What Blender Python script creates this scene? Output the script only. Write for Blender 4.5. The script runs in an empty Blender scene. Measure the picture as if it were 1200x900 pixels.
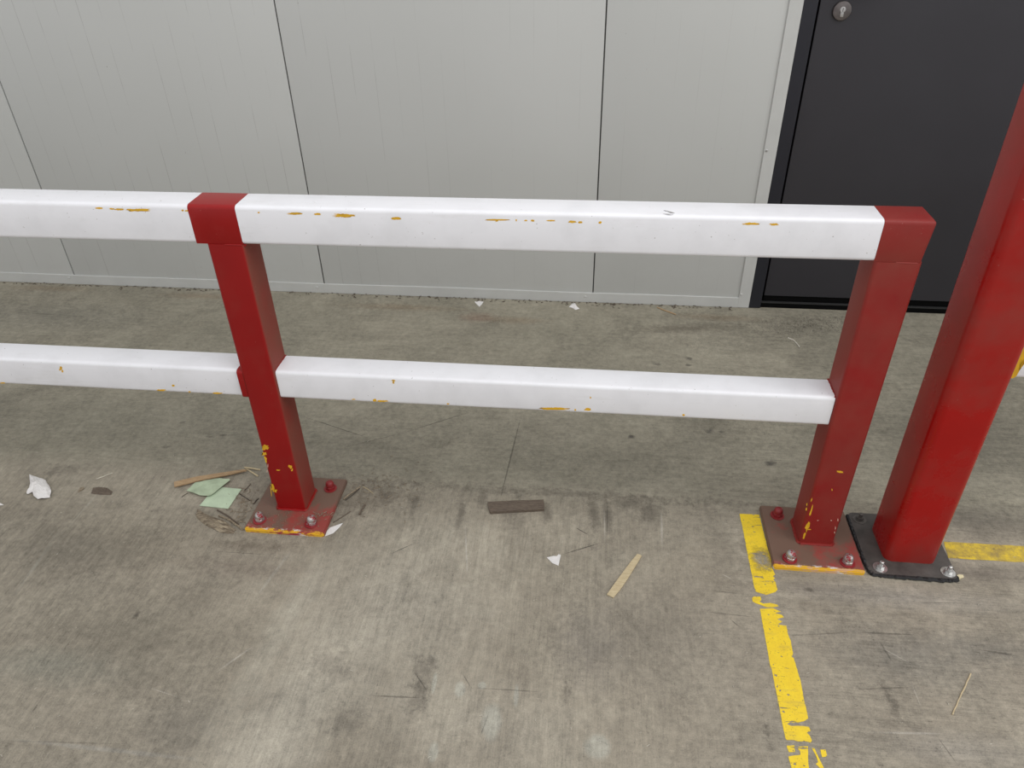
import bpy, bmesh, math, random
from mathutils import Vector, Matrix, noise as mnoise
random.seed(7)
SC = bpy.context.scene
COL = SC.collection

# ------------------------------------------------------------------ camera
F, YAW, PITCH, ROLL = 874.13, -0.12298, 0.59845, -0.02255
CAM = Vector((0.81105, -1.37962, 1.39818))
fw = Vector((math.sin(YAW)*math.cos(PITCH), math.cos(YAW)*math.cos(PITCH), -math.sin(PITCH)))
r0 = Vector((math.cos(YAW), -math.sin(YAW), 0)); u0 = r0.cross(fw)
RT = r0*math.cos(ROLL)+u0*math.sin(ROLL); UP = RT.cross(fw)
cd = bpy.data.cameras.new('camera'); cam = bpy.data.objects.new('camera', cd); COL.objects.link(cam)
cam.matrix_world = Matrix(((RT.x, UP.x, -fw.x, CAM.x), (RT.y, UP.y, -fw.y, CAM.y), (RT.z, UP.z, -fw.z, CAM.z), (0, 0, 0, 1)))
cd.sensor_width = 36; cd.lens = F/1200*36; cd.clip_start = .02
SC.camera = cam

# ------------------------------------------------------------------ light
w = bpy.data.worlds.new('world'); SC.world = w; w.use_nodes = True
bg = w.node_tree.nodes['Background']; bg.inputs[0].default_value = (.985, .985, 1, 1); bg.inputs[1].default_value = .84
def area(name, loc, target, size, sy, power, col=(1, 1, 1)):
    l = bpy.data.lights.new(name, 'AREA'); l.shape = 'RECTANGLE'; l.size = size; l.size_y = sy; l.energy = power; l.color = col
    o = bpy.data.objects.new(name, l); COL.objects.link(o); o.location = loc
    o.rotation_euler = (Vector(target)-Vector(loc)).to_track_quat('-Z', 'Y').to_euler()
area('hall_lamp_bank', (2.0, -1.5, 4.4), (.9, .5, 0), 5.5, 3.0, 85, (1, .99, .97))
area('right_wall_fill', (4.0, -.9, 3.2), (1.2, 1.2, .8), 2.5, 2.5, 42, (1, 1, 1))  # added fill lamp without a known source, brightens the wall's right part
SC.view_settings.view_transform = 'Standard'; SC.view_settings.look = 'None'
SC.view_settings.exposure = 0.0; SC.view_settings.gamma = 1; SC.view_settings.use_curve_mapping = False

# ------------------------------------------------------------------ helpers
def at(px, py, axis=2, val=0.0):
    """where the line of sight through a photo point meets a real plane"""
    d = fw + RT*((px-600)/F) - UP*((py-450)/F)
    return CAM + d*((val-CAM[axis])/d[axis])

def obj(name, bm, mats, parent=None, smooth=False, loc=None):
    me = bpy.data.meshes.new(name)
    bmesh.ops.recalc_face_normals(bm, faces=bm.faces)
    bm.to_mesh(me); bm.free()
    for m in (mats if isinstance(mats, (list, tuple)) else [mats]): me.materials.append(m)
    if smooth:
        for p in me.polygons: p.use_smooth = True
    o = bpy.data.objects.new(name, me); COL.objects.link(o)
    if parent: o.parent = parent
    if loc: o.location = loc
    return o
def thing(name, label, cat, loc=(0, 0, 0), group=None):
    o = bpy.data.objects.new(name, None); o.empty_display_size = .05; COL.objects.link(o); o.location = loc
    return tag(o, label, cat, group)
def tag(o, label, cat=None, group=None, kind=None):
    if label: o['label'] = label
    if cat: o['category'] = cat
    if group: o['group'] = group
    if kind: o['kind'] = kind
    return o
def struct(o): o['kind'] = 'structure'; return o

def box(x0, x1, y0, y1, z0, z1, r=0.0, seg=3, axis=None, bm=None):
    """box, edges rounded by r: all edges, or only those along one axis"""
    t = bmesh.new()
    bmesh.ops.create_cube(t, size=1)
    for v in t.verts:
        v.co = Vector((x0+(v.co.x+.5)*(x1-x0), y0+(v.co.y+.5)*(y1-y0), z0+(v.co.z+.5)*(z1-z0)))
    if r:
        es = [e for e in t.edges if axis is None or abs((e.verts[0].co-e.verts[1].co).normalized()[axis]) > .9]
        bmesh.ops.bevel(t, geom=es, offset=r, segments=seg, affect='EDGES', profile=.5)
    if bm is None: return t
    me = bpy.data.meshes.new('tmp'); t.to_mesh(me); t.free(); bm.from_mesh(me); bpy.data.meshes.remove(me)
    return bm
def autosmooth(o, ang=35):
    for p in o.data.polygons: p.use_smooth = True
    o.data.set_sharp_from_angle(angle=math.radians(ang))
    return o
def cyl(r0_, r1_, z0, z1, n=20, bm=None, c=(0, 0), rot=0):
    bm = bm or bmesh.new()
    a = [bm.verts.new((c[0]+r0_*math.cos(rot+2*math.pi*i/n), c[1]+r0_*math.sin(rot+2*math.pi*i/n), z0)) for i in range(n)]
    b = [bm.verts.new((c[0]+r1_*math.cos(rot+2*math.pi*i/n), c[1]+r1_*math.sin(rot+2*math.pi*i/n), z1)) for i in range(n)]
    bm.faces.new(a[::-1]); bm.faces.new(b)
    for i in range(n): bm.faces.new((a[i], a[(i+1) % n], b[(i+1) % n], b[i]))
    return bm
def lathe(prof, n=20, bm=None):
    bm = bm or bmesh.new(); rings = []
    for r, z in prof:
        rings.append([bm.verts.new((r*math.cos(2*math.pi*i/n), r*math.sin(2*math.pi*i/n), z)) for i in range(n)] if r > 1e-6 else [bm.verts.new((0, 0, z))])
    for a, b in zip(rings, rings[1:]):
        for i in range(n):
            j = (i+1) % n
            if len(a) == 1: bm.faces.new((a[0], b[i], b[j]))
            elif len(b) == 1: bm.faces.new((a[i], a[j], b[0]))
            else: bm.faces.new((a[i], a[j], b[j], b[i]))
    return bm
def tube(pts, r, n=6, bm=None, rnd=0, taper=False):
    bm = bm or bmesh.new(); rings = []; pts = [Vector(p) for p in pts]
    for k, p in enumerate(pts):
        d = (pts[min(k+1, len(pts)-1)]-pts[max(k-1, 0)]).normalized()
        u = d.cross(Vector((0, 0, 1)) if abs(d.z) < .95 else Vector((1, 0, 0))).normalized(); v = d.cross(u)
        rr = r*(1+random.uniform(-rnd, rnd))*((1-.8*abs(2*k/(len(pts)-1)-1)) if taper else 1)
        rings.append([bm.verts.new(p+(u*math.cos(2*math.pi*i/n)+v*math.sin(2*math.pi*i/n))*rr) for i in range(n)])
    for a, b in zip(rings, rings[1:]):
        for i in range(n): bm.faces.new((a[i], a[(i+1) % n], b[(i+1) % n], b[i]))
    bm.faces.new(rings[0][::-1]); bm.faces.new(rings[-1])
    return bm
def prism(pts, thick, bm=None, up=Vector((0, 0, 1))):
    """flat piece with outline pts (world) and a thickness along up"""
    bm = bm or bmesh.new()
    a = [bm.verts.new(p) for p in pts]; b = [bm.verts.new(Vector(p)+up*thick) for p in pts]; n = len(pts)
    fs = [bm.faces.new(a[::-1]), bm.faces.new(b)]
    for i in range(n): bm.faces.new((a[i], a[(i+1) % n], b[(i+1) % n], b[i]))
    bmesh.ops.triangulate(bm, faces=fs)
    return bm
def refine(pts, step, jit):
    out = []; n = len(pts)
    for i in range(n):
        a, b = Vector(pts[i]), Vector(pts[(i+1) % n]); k = max(1, int((b-a).length/step))
        for j in range(k):
            q = a.lerp(b, j/k)
            if j: q = q+Vector((random.uniform(-jit, jit), random.uniform(-jit, jit), 0))
            out.append(q)
    return out
def sheet(pts, hfun, thick, rings=5):
    """thin sheet: outline, rings shrinking to the middle, heights from hfun(x,y,t), t=1 at the rim"""
    bm = bmesh.new(); n = len(pts); c = sum((Vector(p) for p in pts), Vector())/n
    R = []
    for k in range(rings):
        t = 1-k/rings
        R.append([bm.verts.new(((q := c.lerp(Vector(p), t)).x, q.y, hfun(q.x, q.y, t))) for p in pts])
    cv = bm.verts.new((c.x, c.y, hfun(c.x, c.y, 0)))
    for a, b in zip(R, R[1:]):
        for i in range(n): bm.faces.new((a[i], a[(i+1) % n], b[(i+1) % n], b[i]))
    for i in range(n): bm.faces.new((R[-1][i], R[-1][(i+1) % n], cv))
    bmesh.ops.recalc_face_normals(bm, faces=bm.faces)
    up = sum(f.normal.z for f in bm.faces) > 0
    g = bmesh.ops.extrude_face_region(bm, geom=list(bm.faces))
    for v in [e for e in g['geom'] if isinstance(e, bmesh.types.BMVert)]: v.co.z += thick
    return bm

# ------------------------------------------------------------------ materials
class NT:
    def __init__(s, name):
        s.m = bpy.data.materials.new(name); s.m.use_nodes = True; s.t = s.m.node_tree; s.n = s.t.nodes
        s.b = s.n['Principled BSDF']; s.co = s.n.new('ShaderNodeTexCoord').outputs['Object']
    def lk(s, v, sock):
        if hasattr(v, 'is_linked') or hasattr(v, 'links'): s.t.links.new(v, sock)
        elif isinstance(v, (tuple, list)) and len(v) == 3 and sock.type == 'RGBA': sock.default_value = (*v, 1)
        else: sock.default_value = v
    def map(s, scale=(1, 1, 1), rot=0, loc=(0, 0, 0), vec=None):
        m = s.n.new('ShaderNodeMapping'); s.lk(vec or s.co, m.inputs[0])
        m.inputs['Scale'].default_value = scale; m.inputs['Rotation'].default_value = (0, 0, rot); m.inputs['Location'].default_value = loc
        return m.outputs[0]
    def noise(s, scale, detail=4, rough=.6, vec=None, dist=0):
        x = s.n.new('ShaderNodeTexNoise'); s.lk(vec or s.co, x.inputs['Vector'])
        x.inputs['Scale'].default_value = scale; x.inputs['Detail'].default_value = detail
        x.inputs['Roughness'].default_value = rough; x.inputs['Distortion'].default_value = dist
        return x.outputs['Fac']
    def rng(s, v, a, b, c=0, d=1):
        x = s.n.new('ShaderNodeMapRange'); s.lk(v, x.inputs[0])
        for i, q in enumerate((a, b, c, d)): x.inputs[i+1].default_value = q
        return x.outputs[0]
    def math(s, op, a, b=0.0, c=None):
        x = s.n.new('ShaderNodeMath'); x.operation = op; s.lk(a, x.inputs[0]); s.lk(b, x.inputs[1])
        if c is not None: s.lk(c, x.inputs[2])
        return x.outputs[0]
    def mix(s, f, a, b, mode='MIX'):
        x = s.n.new('ShaderNodeMix'); x.data_type = 'RGBA'; x.blend_type = mode
        s.lk(f, x.inputs[0]); s.lk(a, x.inputs[6]); s.lk(b, x.inputs[7]); return x.outputs[2]
    def sep(s, v=None):
        x = s.n.new('ShaderNodeSeparateXYZ'); s.lk(v or s.co, x.inputs[0]); return x.outputs
    def base(s, c): s.lk(c, s.b.inputs['Base Color'])
    def rough(s, r): s.lk(r, s.b.inputs['Roughness'])
    def bump(s, h, strength, dist=.001):
        x = s.n.new('ShaderNodeBump'); x.inputs['Strength'].default_value = strength; x.inputs['Distance'].default_value = dist
        s.lk(h, x.inputs['Height']); s.t.links.new(x.outputs[0], s.b.inputs['Normal'])
def simple(name, c, r=.5, metal=0, var=.12, sc=60, bump=0):
    s = NT(name); n = s.noise(sc, 4)
    s.base(s.mix(s.rng(n, .3, .7), tuple(x*(1-var) for x in c), tuple(min(1, x*(1+var)) for x in c))); s.rough(r)
    s.b.inputs['Metallic'].default_value = metal
    if bump: s.bump(n, bump)
    return s.m

def white_paint():
    s = NT('white_paint')
    c = s.mix(s.rng(s.noise(9, 5), .45, .75), (.80, .80, .83), (.72, .72, .745))
    sm = s.noise(5, 6, .7, s.map((1, 5, 5)))
    c = s.mix(s.rng(sm, .58, .78, 0, .35), c, (.55, .53, .50))
    sp = s.noise(160, 2, .5)
    c = s.mix(s.rng(sp, .735, .76, 0, .7), c, (.25, .22, .2))
    s.base(c); s.rough(s.rng(s.noise(14, 4), .3, .7, .28, .42)); s.bump(s.noise(220, 2), .06)
    s.b.inputs['Coat Weight'].default_value = .15
    return s.m
def red_paint(name, base, dust, rough=.3, dsc=7, lo=.40, hi=.75, amt=.6, zdust=None, side=0):
    s = NT(name)
    c = s.mix(s.rng(s.noise(6, 3), .35, .7), base, tuple(x*.86 for x in base))
    d = s.math('MULTIPLY', s.rng(s.noise(dsc, 6, .65), lo, hi), amt)
    if side:        # road dust lying on the sheltered side face
        g = s.n.new('ShaderNodeNewGeometry'); nx = s.sep(g.outputs['Normal'])[0]
        nx = s.rng(s.math('ABSOLUTE', nx), .5, .95, 0, side)
        d = s.math('MAXIMUM', d, s.math('MULTIPLY', nx, s.rng(s.noise(5, 5), .3, .62, .35, 1)))
    if zdust:
        z = s.rng(s.sep()[2], zdust[0], zdust[1], zdust[2], 0)
        d = s.math('MAXIMUM', d, s.math('MULTIPLY', z, s.rng(s.noise(20, 5), .25, .7, .4, 1)))
    c = s.mix(d, c, dust)
    sp = s.noise(230, 2, .5)
    c = s.mix(s.rng(sp, .76, .78, 0, .5), c, (.55, .42, .36))
    s.b.inputs['Specular IOR Level'].default_value = .32
    s.base(c); s.rough(s.math('ADD', s.math('MULTIPLY', d, .35), rough)); s.bump(s.noise(150, 3), .07)
    return s.m
YEL = (.70, .40, .02)
WHITE = white_paint()
RED_A = red_paint('red_paint_rail', (.27, .004, .004), (.17, .075, .05), .42, lo=.5, hi=.9, amt=.3, side=.75)
RED_C = red_paint('red_paint_washed_sheen', (.26, .012, .011), (.19, .08, .055), .40, lo=.35, hi=.8, amt=.42, side=.35)  # right post: extra dust tint stands in for pale gloss reflection; side dust real
RED_T = red_paint('red_paint_rail_top', (.28, .005, .005), (.36, .10, .09), .30, lo=.5, hi=.9, amt=.3)
RED_K = red_paint('red_paint_column', (.34, .004, .003), (.19, .045, .033), .25, dsc=3.5, lo=.42, hi=.62, amt=.5)
CHIP = simple('yellow_undercoat', (.68, .38, .015), .45, var=.15)
CHIPW = simple('pale_scrape', (.6, .38, .3), .5)
STEEL = simple('zinc_steel', (.55, .55, .54), .32, .85, .3, 120, .2)
STAIN = simple('stainless_steel', (.17, .155, .15), .28, .9, .2, 40)
DARKM = simple('dark_scuff', (.05, .05, .05), .6)

def plate_mat(name, rear):
    """red base plate: brown dust on top, yellow and white layers laid bare along the front edge"""
    s = NT(name); x, y, z = s.sep()
    n = s.noise(38, 6, .75)
    red, dust = (.30, .035, .03), (.150, .088, .062)
    c = s.mix(s.math('MULTIPLY', s.rng(s.math('ADD', s.noise(14, 5, .7), s.math('MULTIPLY', y, -1.6 if rear == 'a' else -1.0)), .54, .70), .8), dust, red)
    edge = s.math('ADD', s.math('MULTIPLY', n, .034 if rear == 'a' else .012), s.math('MULTIPLY', y, 1.0))
    thr = -.083 if rear == 'a' else -.0925
    yel = s.rng(edge, thr-.002, thr+.001, 1, 0)
    c = s.mix(yel, c, YEL)
    wh = s.math('MULTIPLY', s.rng(s.noise(70, 4, .7, s.map((.35, 1, 1))), .56, .60), s.rng(edge, thr, thr+.006, 1, 0))
    c = s.mix(wh, c, (.62, .57, .55))
    rd = s.math('MULTIPLY', s.rng(s.noise(45, 5, .7, s.map((.3, 1, 2), loc=(3, 1, 0))), .55, .58), yel)
    c = s.mix(rd, c, (.30, .03, .05) if rear == 'a' else (.6, .36, .2))
    s.base(c); s.rough(.6); s.bump(s.noise(120, 4), .25)
    return s.m
PLATE_A, PLATE_C = plate_mat('base_plate_paint_worn', 'a'), plate_mat('base_plate_paint', 'c')
def cap_mat():
    s = NT('bolt_half_painted')
    f = s.math('MULTIPLY', s.rng(s.noise(48, 4, .6), .40, .44), s.rng(s.sep()[2], .003, .006))
    s.base(s.mix(f, (.24, .018, .022), (.50, .49, .48))); s.rough(.35); s.lk(s.math('MULTIPLY', f, .8), s.b.inputs['Metallic'])
    s.bump(s.noise(200, 3), .4); return s.m
CAPM = cap_mat(); CAPR = simple('bolt_red_paint', (.22, .014, .016), .45, bump=.2)
BLACKP = simple('black_plate_paint', (.062, .055, .05), .5, 0, .35, 30, .3)
BLACKE = simple('bitumen_black', (.012, .012, .013), .55, 0, .3, 40, .3)

# ---- concrete floor: node group for one soft mark
def mark_group():
    g = bpy.data.node_groups.new('floor_mark', 'ShaderNodeTree')
    for n, t in (('Vec', 'NodeSocketVector'), ('Centre', 'NodeSocketVector'), ('Rot', 'NodeSocketFloat'), ('InvSize', 'NodeSocketVector'), ('Soft', 'NodeSocketFloat'), ('Ragged', 'NodeSocketFloat'), ('Noise', 'NodeSocketFloat')):
        g.interface.new_socket(n, in_out='INPUT', socket_type=t)
    g.interface.new_socket('Mask', in_out='OUTPUT', socket_type='NodeSocketFloat')
    N = g.nodes; L = g.links; i = N.new('NodeGroupInput'); o = N.new('NodeGroupOutput')
    sub = N.new('ShaderNodeVectorMath'); sub.operation = 'SUBTRACT'; L.new(i.outputs[0], sub.inputs[0]); L.new(i.outputs[1], sub.inputs[1])
    ro = N.new('ShaderNodeVectorRotate'); ro.rotation_type = 'Z_AXIS'; L.new(sub.outputs[0], ro.inputs['Vector']); L.new(i.outputs[2], ro.inputs['Angle'])
    mu = N.new('ShaderNodeVectorMath'); mu.operation = 'MULTIPLY'; L.new(ro.outputs[0], mu.inputs[0]); L.new(i.outputs[3], mu.inputs[1])
    le = N.new('ShaderNodeVectorMath'); le.operation = 'LENGTH'; L.new(mu.outputs[0], le.inputs[0])
    ns = N.new('ShaderNodeMath'); ns.operation = 'SUBTRACT'; L.new(i.outputs[6], ns.inputs[0]); ns.inputs[1].default_value = .5
    m2 = N.new('ShaderNodeMath'); m2.operation = 'MULTIPLY_ADD'; L.new(ns.outputs[0], m2.inputs[0]); L.new(i.outputs[5], m2.inputs[1]); L.new(le.outputs['Value'], m2.inputs[2])
    s1 = N.new('ShaderNodeMath'); s1.operation = 'SUBTRACT'; s1.inputs[0].default_value = 1; L.new(m2.outputs[0], s1.inputs[1])
    dv = N.new('ShaderNodeMath'); dv.operation = 'DIVIDE'; dv.use_clamp = True; L.new(s1.outputs[0], dv.inputs[0]); L.new(i.outputs[4], dv.inputs[1])
    L.new(dv.outputs[0], o.inputs[0]); return g
MG = mark_group()
def concrete():
    s = NT('scuffed_concrete'); flat = s.map((1, 1, 0))
    big = s.noise(1.6, 4, .6, flat); mid = s.noise(7, 7, .7, flat, .4); fine = s.noise(60, 6, .8, flat); rag = s.noise(30, 6, .78, flat)
    grit = s.noise(380, 3, .8, flat)
    x, y, z = s.sep()
    lon = s.noise(9, 8, .74, s.map((6.0, .55, 0), rot=.12), .12)       # drag marks running toward the wall
    lonf = s.noise(36, 6, .78, s.map((7, .35, 0), rot=.10), .05)
    dia = s.noise(12, 8, .74, s.map((5.0, .5, 0), rot=.40), .12)       # oblique broom marks on the left
    diaf = s.noise(45, 6, .78, s.map((6, .3, 0), rot=.46), .05)
    lat = s.noise(12, 8, .74, s.map((.5, 5.0, 0), rot=.03), .15)      # marks running along the rail
    latf = s.noise(42, 6, .78, s.map((.3, 6, 0), rot=-.04), .05)
    front = s.rng(s.math('ADD', y, s.math('MULTIPLY', s.math('SUBTRACT', rag, .5), .16)), .10, .19, 1, 0)
    c = s.mix(s.rng(big, .35, .65), (.252, .238, .190), (.290, .271, .218))
    c = s.mix(s.rng(mid, .38, .66, 0, .5), c, (.212, .197, .156))
    near = s.mix(s.rng(mid, .35, .65), (.248, .223, .180), (.288, .263, .214))
    c = s.mix(front, c, near)
    P = s.math('MULTIPLY', s.rng(fine, .36, .64, -.5, .5), .34)
    def addv(v, lo, hi, amp, mask=None):
        nonlocal P
        q = s.math('MULTIPLY', s.rng(v, lo, hi, -.5, .5), amp)
        if mask is not None: q = s.math('MULTIPLY', q, mask)
        P = s.math('ADD', P, q)
    right = s.rng(s.math('ADD', x, s.math('MULTIPLY', mid, .3)), 1.05, 1.45); left = s.rng(s.math('ADD', s.math('ADD', x, s.math('MULTIPLY', mid, .2)), s.math('MULTIPLY', y, -.35)), .0, .42, 1, 0)
    midm = s.math('MULTIPLY', s.math('SUBTRACT', 1, right), s.math('SUBTRACT', 1, left))
    fr = front; back = s.math('SUBTRACT', 1, front)
    along = s.math('MAXIMUM', s.math('MAXIMUM', right, s.math('MULTIPLY', back, .6)), .10)
    addv(lon, .36, .64, .20, s.math('MULTIPLY', midm, fr)); addv(lonf, .34, .66, .26, s.math('MULTIPLY', midm, fr))
    addv(dia, .36, .64, .20, s.math('MULTIPLY', left, fr)); addv(diaf, .36, .64, .28, s.math('MULTIPLY', left, fr))
    addv(lat, .36, .64, .22, along); addv(latf, .36, .66, .28, along)
    addv(s.noise(2.6, 8, .74, flat, .8), .35, .65, .34)
    addv(s.noise(18, 6, .75, flat, .8), .36, .64, .15)
    addv(grit, .35, .68, .30)
    # dark hairline flecks
    P = s.math('SUBTRACT', P, s.math('MULTIPLY', s.rng(s.noise(75, 4, .7, s.map((.7, 2.6, 0), rot=.1), 1.0), .61, .68), s.math('MULTIPLY', along, .36)))
    P = s.math('SUBTRACT', P, s.math('MULTIPLY', s.rng(s.noise(75, 4, .7, s.map((2.4, .7, 0), rot=.3), 1.0), .62, .69), s.math('MULTIPLY', fr, .30)))
    P = s.math('SUBTRACT', P, s.math('MULTIPLY', s.rng(s.noise(24, 6, .8, flat, 2.0), .60, .70), .22))
    P = s.math('ADD', P, s.math('MULTIPLY', s.rng(s.noise(66, 4, .7, s.map((2.0, .8, 0), rot=.3, loc=(3, 3, 0)), 1.0), .63, .70), s.math('MULTIPLY', fr, .22)))
    val = s.math('MAXIMUM', s.math('ADD', 1.0, s.math('MULTIPLY', P, 1.0)), .2)
    h = s.n.new('ShaderNodeCombineColor'); s.lk(val, h.inputs[0]); s.lk(s.math('MULTIPLY', val, .983), h.inputs[1]); s.lk(s.math('MULTIPLY', val, .95), h.inputs[2])
    c0mul = h.outputs[0]
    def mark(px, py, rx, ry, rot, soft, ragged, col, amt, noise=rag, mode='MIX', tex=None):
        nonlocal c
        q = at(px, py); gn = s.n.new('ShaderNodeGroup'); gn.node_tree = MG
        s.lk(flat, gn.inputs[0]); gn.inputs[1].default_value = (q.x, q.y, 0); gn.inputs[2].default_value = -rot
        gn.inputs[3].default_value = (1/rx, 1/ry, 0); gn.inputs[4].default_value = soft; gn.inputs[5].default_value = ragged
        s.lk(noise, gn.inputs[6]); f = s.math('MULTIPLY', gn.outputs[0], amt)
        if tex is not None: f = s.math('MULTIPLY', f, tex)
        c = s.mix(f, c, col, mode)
    def line(a, b, wd, col, amt, rag_=1.0, soft=.6):
        p, q = at(*a), at(*b); d = q-p
        mx, my = (a[0]+b[0])/2, (a[1]+b[1])/2
        m_ = (p+q)/2; gn = s.n.new('ShaderNodeGroup'); gn.node_tree = MG
        nonlocal c
        s.lk(flat, gn.inputs[0]); gn.inputs[1].default_value = (m_.x, m_.y, 0); gn.inputs[2].default_value = -math.atan2(d.y, d.x)
        gn.inputs[3].default_value = (2/d.length, 1/wd, 0); gn.inputs[4].default_value = soft; gn.inputs[5].default_value = rag_
        s.lk(rag, gn.inputs[6]); c = s.mix(s.math('MULTIPLY', gn.outputs[0], amt), c, col)
    LT, DK, BR, GN = (.42, .395, .335), (.075, .066, .055), (.21, .165, .115), (.19, .20, .165)
    streak = s.rng(lon, .42, .58); scr = s.rng(s.noise(90, 5, .75, s.map((1.6, .8, 0), rot=.7), 1.5), .46, .60)
    # worn light fields
    mark(470, 705, .30, .34, -.35, .9, 1.0, LT, .62, tex=s.rng(mid, .3, .6, .6, 1))
    mark(360, 800, .16, .22, -.35, .9, 1.0, LT, .5)
    mark(300, 880, .16, .10, -.2, .9, 1.0, LT, .4)
    mark(560, 850, .30, .13, 0, .9, 1.3, LT, .34, tex=s.rng(mid, .3, .6, .5, 1))
    mark(330, 860, .12, .16, -.2, .8, 1.2, LT, .45)
    mark(585, 640, .30, .10, .0, .9, 1.2, LT, .30, tex=streak)
    line((232, 890), (405, 615), .045, (.44, .42, .355), .40, 2.0, .9)
    line((15, 700), (70, 622), .006, (.38, .37, .32), .6, 2.2, .8); line((60, 640), (135, 555), .003, (.38, .37, .32), .45, 2.4, .8)
    line((0, 865), (260, 893), .006, (.32, .31, .28), .5, 1.6)
    line((300, 700), (345, 640), .006, (.36, .35, .31), .5, 1.4)
    mark(150, 745, .38, .18, 0, .9, 1.0, (.165, .150, .118), .55)
    mark(130, 640, .34, .12, 0, .9, 1.0, (.17, .15, .115), .45)
    mark(80, 640, .30, .10, 0, .9, 1.2, (.19, .175, .145), .45)
    mark(215, 850, .12, .10, 0, .8, 1.4, (.15, .14, .12), .45)
    mark(60, 780, .2, .06, 0, .9, 1.3, (.20, .21, .18), .4)
    mark(290, 665, .22, .045, 0, .9, 1.2, (.20, .17, .14), .5)
    mark(340, 590, .26, .15, 0, .9, 1.4, (.15, .12, .095), .55)
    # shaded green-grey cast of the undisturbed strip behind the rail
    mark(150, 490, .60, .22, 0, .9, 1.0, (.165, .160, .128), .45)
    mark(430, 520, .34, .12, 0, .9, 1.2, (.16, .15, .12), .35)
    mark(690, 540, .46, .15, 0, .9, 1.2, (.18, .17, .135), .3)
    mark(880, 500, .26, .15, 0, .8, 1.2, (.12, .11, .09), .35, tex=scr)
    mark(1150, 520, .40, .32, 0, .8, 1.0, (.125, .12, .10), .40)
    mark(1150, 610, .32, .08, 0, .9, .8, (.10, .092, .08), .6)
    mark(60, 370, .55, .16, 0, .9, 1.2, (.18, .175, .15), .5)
    for px, py, rx in ((60, 338, .22), (235, 347, .22), (470, 360, .3), (600, 375, .16), (840, 372, .2)):
        mark(px, py, rx, .035, 0, .8, 1.4, BR, .55)
    mark(560, 372, .09, .05, 0, .8, 1.4, (.24, .16, .12), .5)
    mark(460, 385, .35, .14, 0, .9, 1.2, (.30, .28, .225), .45)
    mark(940, 382, .30, .11, .25, .8, 1.2, DK, .85, tex=scr)
    mark(990, 376, .18, .09, .25, .8, 1.2, DK, .5, tex=scr)
    mark(800, 385, .26, .045, .15, .9, 1.2, (.13, .115, .09), .75)
    mark(820, 402, .34, .10, 0, .8, 1.2, (.12, .115, .095), .4, tex=scr)
    for px, py, r in ((807, 420, .011), (770, 427, .012), (806, 428, .008), (740, 512, .009), (833, 505, .012), (903, 543, .012), (845, 506, .008)):
        mark(px, py, r*1.5, r*1.1, 0, .8, 2.6, (.06, .055, .05), .8)
    # drag smudges in front of the plates
    for px, py, rx, ry, a in ((455, 580, .03, .07, .6), (485, 590, .02, .06, .6), (540, 600, .02, .09, .5), (600, 610, .05, .06, .45), (695, 600, .02, .09, .7), (712, 605, .018, .08, .6), (760, 600, .05, .07, .6), (640, 600, .022, .05, .6), (565, 585, .02, .05, .5), (735, 590, .06, .03, .6), (845, 640, .05, .2, .3)):
        mark(px, py, rx, ry, .1, .8, 1.4, (.095, .083, .068), a)
    mark(640, 577, .65, .022, .0, .9, 3.6, (.12, .105, .085), .5)
    mark(640, 590, .45, .05, .0, .9, 1.0, (.15, .135, .105), .5, tex=streak)
    mark(430, 585, .14, .08, .0, .9, 1.6, (.13, .11, .085), .55)
    mark(300, 640, .16, .03, 0, .8, 1.4, (.13, .105, .08), .5)
    mark(960, 690, .30, .02, 0, .8, 1.0, (.14, .122, .10), .45)
    mark(890, 640, .06, .05, 0, .8, 1.4, (.1, .09, .075), .5)
    mark(1130, 670, .28, .035, 0, .8, .8, (.14, .122, .105), .6)
    mark(1160, 760, .2, .05, 0, .9, 1.5, (.14, .135, .12), .5)
    mark(1060, 770, .22, .10, 0, .9, 1.2, (.155, .15, .135), .55)
    mark(1050, 700, .34, .045, 0, .9, 1.0, (.30, .285, .255), .6)
    mark(1130, 880, .2, .05, 0, .9, 1.0, (.29, .275, .25), .4)
    mark(770, 745, .26, .20, 0, .9, 1.0, (.165, .150, .125), .55)
    mark(690, 760, .10, .14, 0, .9, 1.3, (.19, .175, .155), .45)
    for px, py, rx, ry, a in ((663, 812, .013, .03, .55), (1040, 813, .010, .035, .65), (1048, 832, .010, .02, .5), (897, 851, .010, .018, .75), (903, 875, .008, .010, .6), (498, 790, .025, .07, .45), (490, 820, .03, .05, .4), (405, 845, .05, .04, .45), (390, 780, .05, .05, .3), (160, 721, .006, .016, .8), (949, 691, .013, .007, .7), (866, 733, .01, .01, .4), (215, 495, .012, .008, .7), (262, 510, .02, .006, .6), (246, 512, .012, .006, .6), (194, 524, .014, .01, .5), (180, 598, .03, .01, .3), (75, 550, .06, .025, .45), (610, 580, .02, .015, .6)):
        mark(px, py, rx*1.2, ry*1.2, .1, .9, 3.2, (.085, .075, .062), a)
    for px, py, rx, ry in ((539, 808, .013, .022), (508, 881, .012, .024), (565, 803, .010, .010), (509, 800, .006, .03), (576, 845, .024, .045), (605, 815, .006, .03), (700, 875, .03, .03)):
        mark(px, py, rx, ry, .05, .35, .7, (.37, .38, .34), .48)
    CK = (.055, .048, .04)
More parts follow.
